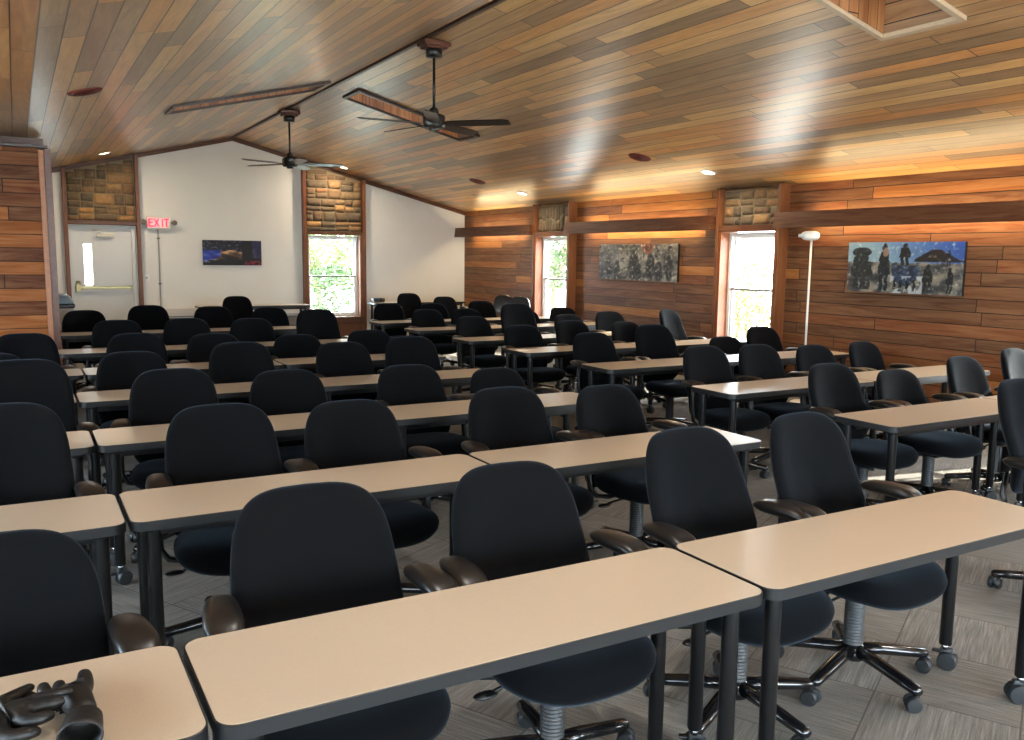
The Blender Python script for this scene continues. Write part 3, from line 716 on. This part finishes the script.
# per row: front edge y, then (photo x of the back's middle, photo y of its top, turn in degrees)
LCH = [(0, 1.69, [(-10, 532, 0), (313, 482, -2), (517, 460, 0), (697, 425, 3), (814, 410, 4)]),
       (1, 3.20, [(-2, 403, 0), (221, 403, 0), (353, 399, 0), (509, 386, 0), (611, 384, 4)]),
       (2, 4.58, [(20, 359, 0), (173, 368, -3), (288, 369, 0), (411, 364, 0), (499, 367, 6)]),
       (3, 5.98, [(-14, 353, 0), (132, 351, 0), (241, 341.6, 0), (344, 341.6, 3), (412, 336, 0)]),
       (4, 7.31, [(24, 333, 0), (136, 332.7, 0), (214, 333, 0), (298, 334, 0), (370, 329.5, 0)]),
       (5, 8.88, [(117, 319.7, 0), (187, 318, 0), (252, 318, 0), (317, 309, 0)]),
       (6, 10.80, [(84, 310, 0), (148, 305, 0), (213, 306, 0), (270, 307, 0)])]
RCH = [(0, 1.69, [(1034, 376, 0)]),
       (1, 3.13, [(837, 362, 0), (903, 368, 0), (970, 355, 4), (1022, 347, 6)]),
       (2, 4.43, [(708, 345, 0), (762, 343.5, 0), (818, 344, 0), (868, 340.5, 6)]),
       (3, 5.88, [(595, 332, 0), (656, 324, 0), (728, 336, 0), (765, 326, 0)]),
       (4, 7.25, [(524, 324.6, 0), (574, 320, 4), (628, 321, 6), (671, 309, 22)]),
       (5, 8.51, [(474, 316, 0), (518, 303, 0), (570, 314, 4), (611, 311, 0)]),
       (6, 9.94, [(428, 309, 0), (467, 308.4, 0), (526, 310, 0), (564, 307, 0)]),
       (7, 11.22, [(389, 303, 0), (434, 303, 0), (482, 300.5, 0)])]
BASEROT = {('L', 0, 3): math.radians(-14), ('L', 0, 4): math.radians(-22)}
for side, rows in (('L', LCH), ('R', RCH)):
    for r, y, lst in rows:
        for i, (px, py, rot) in enumerate(lst):
            yt = y+.89; p = at_y(px, py, yt); zt = min(1.12, max(.86, p.z))
            rz = math.radians(rot)
            xm = at_y(px, py, y+.78).x; x0 = xm+math.sin(rz)*.26; y0 = y+.53
            if side == 'R' and r == 0: lab = 'black office chair cut off by the right frame edge, nearest there'
            elif side == 'L' and r == 0: lab = ['black office chair at the left frame edge behind the gloves', 'black office chair left of centre behind the nearest long table', 'black office chair at bottom centre, right behind the nearest long table', 'black office chair behind the seam of the two nearest tables', 'black office chair with both arms over the lower right table'][i]
            else: lab = 'black office chair, %s from the left in the %s row, %s of the aisle' % (ORD[i] if not (i == 0) else 'first', ORD[r], 'left' if side == 'L' else 'right')
            put_chair(x0, y0, rz, zt, lab, BASEROT.get((side, r, i)))
for px, py, Y, lab in ((237, 296, 14.9, 'black office chair standing by the table under the dark landscape canvas'), (409, 293, 15.1, 'charcoal office chair by the back corner table, left one'), (445, 296.4, 14.6, 'black office chair by the back corner table, right one')):
    p = at_y(px, py, Y); put_chair(at_y(px, py, Y-.1).x, Y-.36, 0, max(.9, min(1.12, p.z)), lab)

# two stacking chairs with slim shiny backs by the right wall, far corner
def stack_chair():
    t = thing('stacking_chair')
    bm = nb(); ol = superell(.19, .17, 3.2, 28, lambda x, z: (x*(1-.12*z/.17), z)); cushion(bm, ol, [(.0001, .004), (.9, .004)], [(.0001, .004), (.9, .004)], lambda u, v, d, s: (u, .20+.25*v-.6*u*u-d, .80+v)); obj('backrest', bm, M_gloss, t, True)
    bm = nb(); ol = superell(.21, .20, 3, 28); cushion(bm, ol, [(.0001, .01), (.9, .008)], [(.0001, .01), (.9, .008)], lambda u, v, d, s: (u, v-.03, .45+d+.2*u*u)); obj('seat', bm, M_gloss, t, True)
    for s in (-1, 1):
        bm = nb(); tube(bm, [(s*.20, -.24, .0), (s*.19, -.18, .43)], .011, 8); obj('leg', bm, M_ferr, t, True)
        bm = nb(); tube(bm, [(s*.20, .26, .0), (s*.19, .14, .44), (s*.175, .22, .80)], .011, 8); obj('leg', bm, M_ferr, t, True)
    return t
a = stack_chair(); p = at_y(499, 292, 14.2); a.location = (7.55, 13.75, 0); a.rotation_euler = (0, 0, -.5)
tag(a, 'slim glossy stacking chair by the right wall, left of two', 'chair', 'glossy stacking chairs in the far corner')
b = copy_tree(a); b.location = (7.72, 13.2, 0); tag(b, 'slim glossy stacking chair by the right wall, right of two', 'chair', 'glossy stacking chairs in the far corner')
for o, px in ((a, 498.5), (b, 514.5)):
    Y = o.location.y; o.location.x = at_y(px, 296, Y+.2).x
    

# ---------------------------------------------------------------- floor lamp by the right wall
t = thing('floor_lamp', 'slim white floor lamp against the cedar wall beside the window', 'lamp', (8.0, 7.08, 0))
bm = nb(); lathe(bm, [(.14, .0), (.14, .015), (.12, .025), (.02, .03)], 28); obj('base', bm, M_lampw, t, True)
bm = nb(); tube(bm, [(0, 0, .02), (0, 0, 1.92)], .013, 12); obj('pole', bm, M_lampw, t, True)
bm = nb(); ol = superell(.105, .055, 2.8, 28); cushion(bm, ol, [(.0001, .07), (.6, .068), (.9, .05)], [(.0001, .07), (.6, .068), (.9, .05)], lambda u, v, d, s: (u*.82-d*.57-.02, -u*.57-d*.82, 1.955+v)); obj('lamp_head', bm, M_lampw, t, True)
bm = nb(); lathe(bm, [(.02, -.02), (.035, -.015), (.035, .015), (.02, .02)], 16, (-.10, .06, 1.955)); obj('switch_knob', bm, M_vinyl, t, True)

# appliance with rounded lid left of the door
t = thing('lidded_bin', 'blue-grey domed lid of a bin showing between partition and door', 'bin', (.50, 13.0, 0))
bm = nb(); box(bm, -.14, .14, -.16, .16, 0, .93, .02); obj('body', bm, M_grey, t)
bm = nb(); box(bm, -.155, .155, -.175, .175, .93, .985, .015); obj('rim', bm, M_plas, t)
bm = nb(); ol = superell(.15, .17, 3, 32); cushion(bm, ol, [(.0001, .13), (.4, .12), (.7, .09), (.9, .045)], [(.0001, .002), (.9, .002)], lambda u, v, d, s: (u, v, .987+d)); obj('lid', bm, M_bin, t, True)

# projector left on the corner table
t = thing('projector', 'small dark projector at the left end of the back corner table', 'projector', (6.17, 16.2, .74))
bm = nb(); box(bm, -.12, .12, -.10, .10, .012, .085, .012); soften(obj('body', bm, M_plas, t))
bm = nb(); lathe(bm, [(.03, -.02), (.03, .0), (.022, .005)], 16, (.05, -.10, .05), axis='Y'); obj('lens', bm, M_gloss, t, True)
bm = nb()
for s in (-1, 1):
    for q in (-1, 1): lathe(bm, [(.01, 0), (.01, .014)], 10, (s*.09, q*.07, 0))
obj('foot', bm, M_plas, t)
t = thing('white_rectangle', 'flat white rectangle beside the projector on the corner table', 'paper', (6.42, 16.12, .7405))
bm = nb(); prism(bm, [(-.14, -.10), (.14, -.10), (.14, .10), (-.14, .10)], 0, .002); obj('sheet', bm, M_vinyl, t)  # thin flat white rectangle lying on the tabletop

# ---------------------------------------------------------------- canvases (painted per vertex)
def canvas(lab, W, H, loc, rz, painter, nx=170, ny=72, dep=.035):
    t = thing('canvas_print', lab, 'picture', loc, rz)
    bm = nb(); cl = bm.loops.layers.color.new('Col'); g = [[bm.verts.new((-W/2+W*i/nx, -dep, H*j/ny)) for i in range(nx+1)] for j in range(ny+1)]
    for j in range(ny):
        for i in range(nx):
            f = bm.faces.new((g[j][i], g[j][i+1], g[j+1][i+1], g[j+1][i]))
            for lp, (a, b) in zip(f.loops, ((i, j), (i+1, j), (i+1, j+1), (i, j+1))): lp[cl] = lin(painter(a/nx, b/ny))
    per = g[0] + [r[-1] for r in g[1:]] + g[-1][-2::-1] + [r[0] for r in g[-2:0:-1]]; n = len(per)
    bk = [bm.verts.new((v.co.x, 0, v.co.z)) for v in per]; cdk = lin((60, 60, 64))
    for k in range(n):
        f = bm.faces.new((per[k], bk[k], bk[(k+1) % n], per[(k+1) % n]))
        for lp in f.loops: lp[cl] = cdk
    f = bm.faces.new(bk)
    for lp in f.loops: lp[cl] = cdk
    obj('canvas_face', bm, M_print, t)
    return t
def fb(x, y, s=1, o=0): return .6*mnoise.fractal((x*s+o, y*s, o), 1.0, 2.0, 4)
def mixt(a, b, k): k = max(0, min(1, k)); return tuple(p+(q-p)*k for p, q in zip(a, b))
def ell(u, v, cu, cv, a, b): return 1-math.hypot((u-cu)/a, (v-cv)/b)
def p_dark(u, v):
    c = (22, 22, 28)
    if v > .62: c = mixt((34, 44, 92), (14, 18, 40), fb(u*3, v*3, 2)+.4)
    if v > .55 and fb(u*9, v*6, 2, 3) > .2: c = (150, 150, 165)
    d = v-(.62-.22*abs(u-.45)*2+.08*fb(u*4, 0, 1))
    if u < .66 and -.30 < d < .0: c = mixt((230, 204, 176), (70, 50, 40), (-d)*3+fb(u*6, v*6, 1, 7)*1.0)
    if u < .3 and v < .60-(.0)*u and v > .12+u*.8: c = mixt((70, 100, 190), (190, 205, 235), fb(u*8, v*8, 1, 5)+.3)
    if u > .66 and u < .86: c = mixt((20, 20, 24), (40, 38, 40), fb(u*9, v*9))
    if u > .84 and v > .3: c = mixt((50, 60, 130), (170, 150, 160), fb(u*12, v*8, 1, 2)+.35)
    if u > .7 and v < .18 and fb(u*16, v*16, 1, 8) > .0: c = (190, 90, 120)
    if u < .4 and v < .25 and v > .1+u*.2 and u > .03: c = mixt(c, (210, 210, 220), .8 if fb(u*8, v*9) > .1 else 0)
    return c
def p_grey(u, v):
    n = fb(u*3.2, v*1.6, 1.6, 2); n2 = fb(u*14, v*7, 1, 9); c = mixt((206, 202, 194), (120, 120, 118), .4+n*1.1)
    c = mixt(c, (80, 82, 86), (n2-.1)*2.5)
    for cu, w, h in ((.13, .035, .75), (.25, .05, .62), (.47, .07, .92), (.53, .05, .55), (.68, .06, .85), (.78, .05, .6), (.90, .05, .8)):
        e = ell(u, v, cu+.02*fb(v*4, cu, 1), h*.45, w, h*.5)
        if e > 0: c = mixt(c, mixt((74, 76, 80), (196, 190, 178), fb(u*20, v*9, 1, cu*40)+.25), min(1, e*3))
    if abs(u-.64) < .09 and v > .8 and ell(u, v, .64, 1.0, .075, .26) > 0: c = mixt(c, (150, 96, 78), .7)
    if abs(math.hypot((u-.64)/.07, (v-1)/.25)-1) < .14: c = (190, 150, 130)
    if u < .28: c = mixt(c, (150, 158, 170), .35)
    c = mixt(c, (226, 220, 208), max(0, fb(u*34, v*12, 1, 30)-.05)*2.2)
    return c
def p_blue(u, v):
    sky = mixt((182, 200, 210), (104, 140, 196), (u-.35)*1.3+(v-.6)*.6); c = sky
    gr = mixt((186, 182, 172), (100, 102, 108), .3+fb(u*6, v*4, 1.3, 4)*1.4)
    hz = .60+.06*fb(u*3, 0, 1, 1)
    if v < hz: c = gr
    m = .90-abs(u-.78)*1.3
    if .58 < u < .98 and v < min(m, .86) and v > .66: c = mixt((120, 84, 70), (60, 62, 74), fb(u*20, v*12)+.5)
    if v < .66 and v > .62 and u > .6: c = (60, 50, 50)
    def fig(cu, top, bot, w, col=(42, 52, 62), head=.06):
        nonlocal c
        if not bot < v < top: return
        k = (v-bot)/(top-bot); x = abs(u-cu+.004*math.sin(v*30))/w
        hd = math.hypot(x/.42, (k-.90)/.10) < 1
        body = (.34 < k < .82 and x < .62+.38*math.sin((.82-k)*3.2)) or (k <= .36 and .12 < x < .70)
        if hd or body: c = mixt(col, (128, 140, 148), max(0, fb(u*34, v*16, 1, cu*9))*1.6)
    fig(.34, .98, .04, .055, (44, 62, 76)); fig(.52, .98, .55, .05, (40, 48, 58)); fig(.12, .86, .05, .09, (78, 84, 86)); fig(.17, .75, .05, .07, (96, 96, 94))
    if ell(u, v, .13, .80, .09, .10) > 0: c = mixt((60, 72, 80), (130, 140, 140), fb(u*20, v*20)+.3)
    if ell(u, v, .35, .80, .025, .09) > 0: c = (186, 168, 158)
    if ell(u, v, .53, .45, .12, .30) > 0 and v < .55: c = mixt((120, 142, 168), (56, 74, 100), fb(u*18, v*10, 1, 2)+.5)
    if v < .34 and .40 < u < .68 and fb(u*14, v*3, 1, 12) > -.05: c = mixt((216, 220, 224), c, .2)
    for q in (.44, .49, .55, .61): fig(q, .27, .03, .014, (24, 28, 34))
    fig(.72, .58, .04, .045, (46, 56, 62)); fig(.90, .52, .04, .03, (40, 46, 52)); fig(.88, .84, .55, .02, (58, 62, 80))
    c = mixt(c, (222, 222, 216), max(0, fb(u*30, v*13, 1, 31)-.08)*1.6)
    return c
canvas('dark blue and brown landscape canvas on the white back wall', 1.05, .455, (3.49, YB-.001, 1.447), 0, p_dark)
canvas('wide grey sketched canvas on the cedar wall between the two windows', 1.93, .55, (XR-.001, 10.66, 1.335), RZ, p_grey)
canvas('blue-grey canvas of figures under a mountain lodge, right of the floor lamp', 1.40, .545, (XR-.001, 6.05, 1.335), RZ, p_blue)

# ---------------------------------------------------------------- gloves on the front left table
def skinned(name, chains, parent, m, sub=2):
    """chains: list of lists of (x,y,z,r); the first point of each later chain is joined to vertex 'root index'"""
    me = bpy.data.meshes.new(name); verts, edges, rad = [], [], []
    for root, ch in chains:
        prev = root
        for x, y, z, r in ch:
            verts.append((x, y, z)); rad.append(r); k = len(verts)-1
            if prev is not None: edges.append((prev, k))
            prev = k
    me.from_pydata(verts, edges, []); o = bpy.data.objects.new(name, me); C.objects.link(o)
    if parent: o.parent = parent
    sk = o.modifiers.new('skin', 'SKIN')
    for i, sv in enumerate(me.skin_vertices[0].data): sv.radius = (rad[i], rad[i]*.8); sv.use_root = (i == 0)
    ss = o.modifiers.new('sub', 'SUBSURF'); ss.levels = sub; ss.render_levels = sub
    dg = bpy.context.evaluated_depsgraph_get(); m2 = bpy.data.meshes.new_from_object(o.evaluated_get(dg)); o.modifiers.clear(); o.data = m2
    m2.materials.clear(); m2.materials.append(m)
    for p in m2.polygons: p.use_smooth = True
    return o
def gl(px, py, h, r):
    p = at_z(px, py, .74+h); return (p.x, p.y, p.z, r)
def rel(c, o): return [(x-o[0], y-o[1], z-o[2], r) for x, y, z, r in c]
g1 = thing('glove', 'black leather glove with its open cuff facing the camera', 'glove', tuple(at_z(70, 715, .74)), group='black leather gloves')
o1 = g1.location
ch = [(None, rel([gl(84, 716, .030, .030), gl(78, 698, .034, .033), gl(66, 693, .032, .030)], o1)),
      (1, rel([gl(84, 688, .03, .021), gl(85, 678, .028, .018), gl(84, 672, .022, .013)], o1)),
      (2, rel([gl(62, 694, .03, .017), gl(59, 688, .028, .0155), gl(59, 683, .02, .012)], o1)),
      (2, rel([gl(48, 698, .03, .017), gl(44, 691, .028, .0155), gl(43, 685, .02, .012)], o1)),
      (2, rel([gl(52, 706, .03, .017), gl(36, 700, .026, .015), gl(26, 694, .02, .011)], o1))]
skinned('glove_hand', ch, g1, M_leath)
bm = nb(); a = Vector(gl(84, 718, .034, 0)[:3])-o1; b = Vector(gl(80, 737, .036, 0)[:3])-o1
n = 20; d = (b-a).normalized(); s, u = frame_for(d); rings = []
for k, (f, r) in enumerate(((0, .034), (.4, .037), (.8, .039), (1.0, .041), (1.0, .037), (.5, .033), (.0, .028))):
    rings.append([bm.verts.new(a+(b-a)*f+(s*math.cos(2*PI*i/n)*r*1.0+u*math.sin(2*PI*i/n)*r*.78)+Vector((0, 0, 0))) for i in range(n)])
for p, q in zip(rings, rings[1:]):
    for i in range(n): bm.faces.new((p[i], p[(i+1) % n], q[(i+1) % n], q[i]))
bm.faces.new(rings[-1]); obj('cuff', bm, M_leath, g1, True)
g2 = thing('glove', 'black leather glove lying folded over the other, at the left edge', 'glove', tuple(at_z(10, 720, .74)), group='black leather gloves')
o2 = g2.location
ch = [(None, rel([gl(-30, 745, .030, .034), gl(-5, 725, .034, .038), gl(14, 716, .040, .034)], o2)),
      (2, rel([gl(36, 706, .056, .0175), gl(54, 702, .060, .016), gl(66, 700, .056, .012)], o2)),
      (2, rel([gl(26, 722, .052, .0175), gl(42, 718, .056, .016), gl(52, 714, .050, .012)], o2)),
      (1, rel([gl(8, 738, .044, .0175), gl(26, 734, .046, .016), gl(40, 730, .040, .012)], o2)),
      (2, rel([gl(38, 697, .062, .012), gl(58, 693, .066, .0105), gl(73, 690, .060, .008)], o2)),
      (1, rel([gl(2, 702, .04, .018), gl(18, 694, .03, .016), gl(32, 686, .022, .011)], o2))]
skinned('glove_hand', ch, g2, M_leath)

# ---------------------------------------------------------------- outside
bm = nb(); box(bm, -30, 60, -30, 60, -.5, -.3); struct('ground', bm, M_grn)
def tree(name, lab, cat, x, y, h, spread, nl, leafm, seed, lsize=.09, trunkr=.09, bare=False, z0=-.3, low=.25):
    rs = random.Random(seed); t = thing(name, lab, cat, (x, y, z0), group='trees outside the windows')
    bm = nb(); tips = []
    def br(p, d, L, r, lv):
        q = p+d*L; mid = p+d*L*.5+Vector((rs.uniform(-1, 1), rs.uniform(-1, 1), 0))*L*.06
        tube(bm, [p, mid, q], [r, r*.8, r*.6], 6 if lv < 2 else 4); tips.append((q, lv)); tips.append((mid, lv))
        if lv < (4 if bare else 3):
            for k in range(4 if lv < 3 else 3):
                nd = (d+Vector((rs.uniform(-1, 1), rs.uniform(-1, 1), rs.uniform(-.35, .8)))*.95).normalized(); br(p+d*L*rs.uniform(.35, 1), nd, L*rs.uniform(.5, .72), r*.55, lv+1)
    n0 = 5 if bare else 1
    for k in range(n0): br(Vector((rs.uniform(-.3, .3)*(bare), rs.uniform(-.3, .3)*bare, 0)), Vector((rs.uniform(-.4, .4)*bare, rs.uniform(-.4, .4)*bare, 1)).normalized(), h*(.42 if not bare else .45), trunkr*(.3 if bare else 1), 0)
    obj('branches' if bare else 'trunk', bm, M_twig if bare else M_bark, t)
    if nl:
        bm = nb()
        for i in range(nl):
            a = rs.uniform(0, 2*PI); rr = spread*rs.random()**.5; zz = h*(low+(1-low)*rs.random()); k = math.sin(PI*min(1, max(.05, (zz/h-low+.12)/(1.12-low))))**.5
            clump = mnoise.noise((math.cos(a)*rr*1.3+seed, math.sin(a)*rr*1.3, zz*1.3))
            if clump < -.12: continue
            p = Vector((math.cos(a)*rr*k, math.sin(a)*rr*k, zz)); n_ = Vector((rs.uniform(-1, 1), rs.uniform(-1, 1), rs.uniform(-.3, 1))).normalized(); s_, u_ = frame_for(n_); L = lsize*rs.uniform(.6, 1.3)
            vs = [bm.verts.new(p+s_*L*a_+u_*L*b_) for a_, b_ in ((-.5, 0), (0, -.28), (.5, 0), (0, .28))]; bm.faces.new(vs)
        obj('leaves', bm, leafm, t)
tree('tree', 'yellow-green tree outside the back wall window', 'tree', 6.6, 21.5, 4.6, 2.4, 15000, M_leafy, 5, .11)
tree('bush', 'leafy bush filling the foot of the back wall window view', 'bush', 6.2, 19.0, 1.7, 1.4, 5000, M_leafg, 6, .09, .03, low=.02)
tree('tree', 'green tree outside the narrow window near the back corner', 'tree', 11.6, 18.2, 4.8, 2.4, 14000, M_leafg, 8, .12)
tree('bush', 'pale green bush outside the narrow window near the back corner', 'bush', 10.8, 14.6, 1.6, .9, 4000, M_leafy, 9, .09, .03, low=.02)
tree('bush', 'bare yellowish brush outside the window beside the lamp', 'bush', 10.9, 10.9, 1.9, 1.2, 4200, M_leafy, 12, .055, .08, bare=True)
tree('bush', 'bare yellowish brush farther out beyond the window beside the lamp', 'bush', 12.4, 12.9, 2.1, 1.2, 4200, M_leafy, 14, .055, .08, bare=True)
tree('bush', 'bare yellowish thicket at the left of the lamp window view', 'bush', 10.1, 13.3, 1.9, 1.0, 4200, M_leafy, 15, .055, .08, bare=True)

# ---------------------------------------------------------------- light
wd = bpy.data.worlds.new('sky'); SC.world = wd; wd.use_nodes = True; nt = wd.node_tree; nt.nodes.clear()
out = nt.nodes.new('ShaderNodeOutputWorld'); bg = nt.nodes.new('ShaderNodeBackground'); sk = nt.nodes.new('ShaderNodeTexSky')
sk.sky_type = 'NISHITA'; sk.sun_disc = False; sk.sun_elevation = math.radians(32); sk.sun_rotation = math.radians(100); sk.dust_density = 3; sk.ozone_density = 1
mx = nt.nodes.new('ShaderNodeMix'); mx.data_type = 'RGBA'; mx.inputs[0].default_value = .72; mx.inputs[7].default_value = (3.1, 3.6, 4.2, 1)
sc_ = nt.nodes.new('ShaderNodeVectorMath'); sc_.operation = 'SCALE'; sc_.inputs[3].default_value = .5
nt.links.new(sk.outputs[0], sc_.inputs[0]); nt.links.new(sc_.outputs[0], mx.inputs[6]); nt.links.new(mx.outputs[2], bg.inputs[0]); nt.links.new(bg.outputs[0], out.inputs[0])
bg.inputs[1].default_value = 1.9
sd = bpy.data.lights.new('sun', 'SUN'); sd.energy = 6; sd.angle = math.radians(.6); sd.color = (1, .93, .82); so = bpy.data.objects.new('sun', sd); C.objects.link(so)
dirv = Vector((-.84, .16, -.52)).normalized(); so.rotation_euler = dirv.to_track_quat('-Z', 'Y').to_euler()
def portal(loc, rot, sx, sy):
    o = area('sky_portal', loc, rot, sx, sy, 1); o.data.cycles.is_portal = True
for a, b in (W1, W2, W3, W4): portal((XR+.16, (a+b)/2, (ZS0+ZH)/2), (0, PI/2, 0), ZH-ZS0, b-a)
portal(((BX0+BX1)/2, YB+.16, (BZ0+BZ1)/2), (-PI/2, 0, 0), BX1-BX0, BZ1-BZ0)
for a, b, z0, z1 in FW_ADDED: portal(((a+b)/2, YF-.16, (z0+z1)/2), (PI/2, 0, 0), b-a, z1-z0)
for a, b in LW_ADDED: portal((XL-.16, (a+b)/2, 1.45), (0, -PI/2, 0), 1.7, b-a)
for s, x0, x1, y0, y1 in SKY: portal(((x0+x1)/2, (y0+y1)/2, zc((x0+x1)/2)+.52), (0, -math.atan(SL if s == 'L' else -SL), 0), x1-x0, y1-y0)

vs = SC.view_settings; vs.view_transform = 'Standard'; vs.look = 'None'; vs.gamma = 1; vs.use_curve_mapping = False; vs.exposure = 2.1
cy = SC.cycles; cy.max_bounces = 10; cy.diffuse_bounces = 6; cy.glossy_bounces = 4; cy.transparent_max_bounces = 12; cy.use_denoising = True; cy.sample_clamp_indirect = 8
cy.caustics_reflective = False; cy.caustics_refractive = False
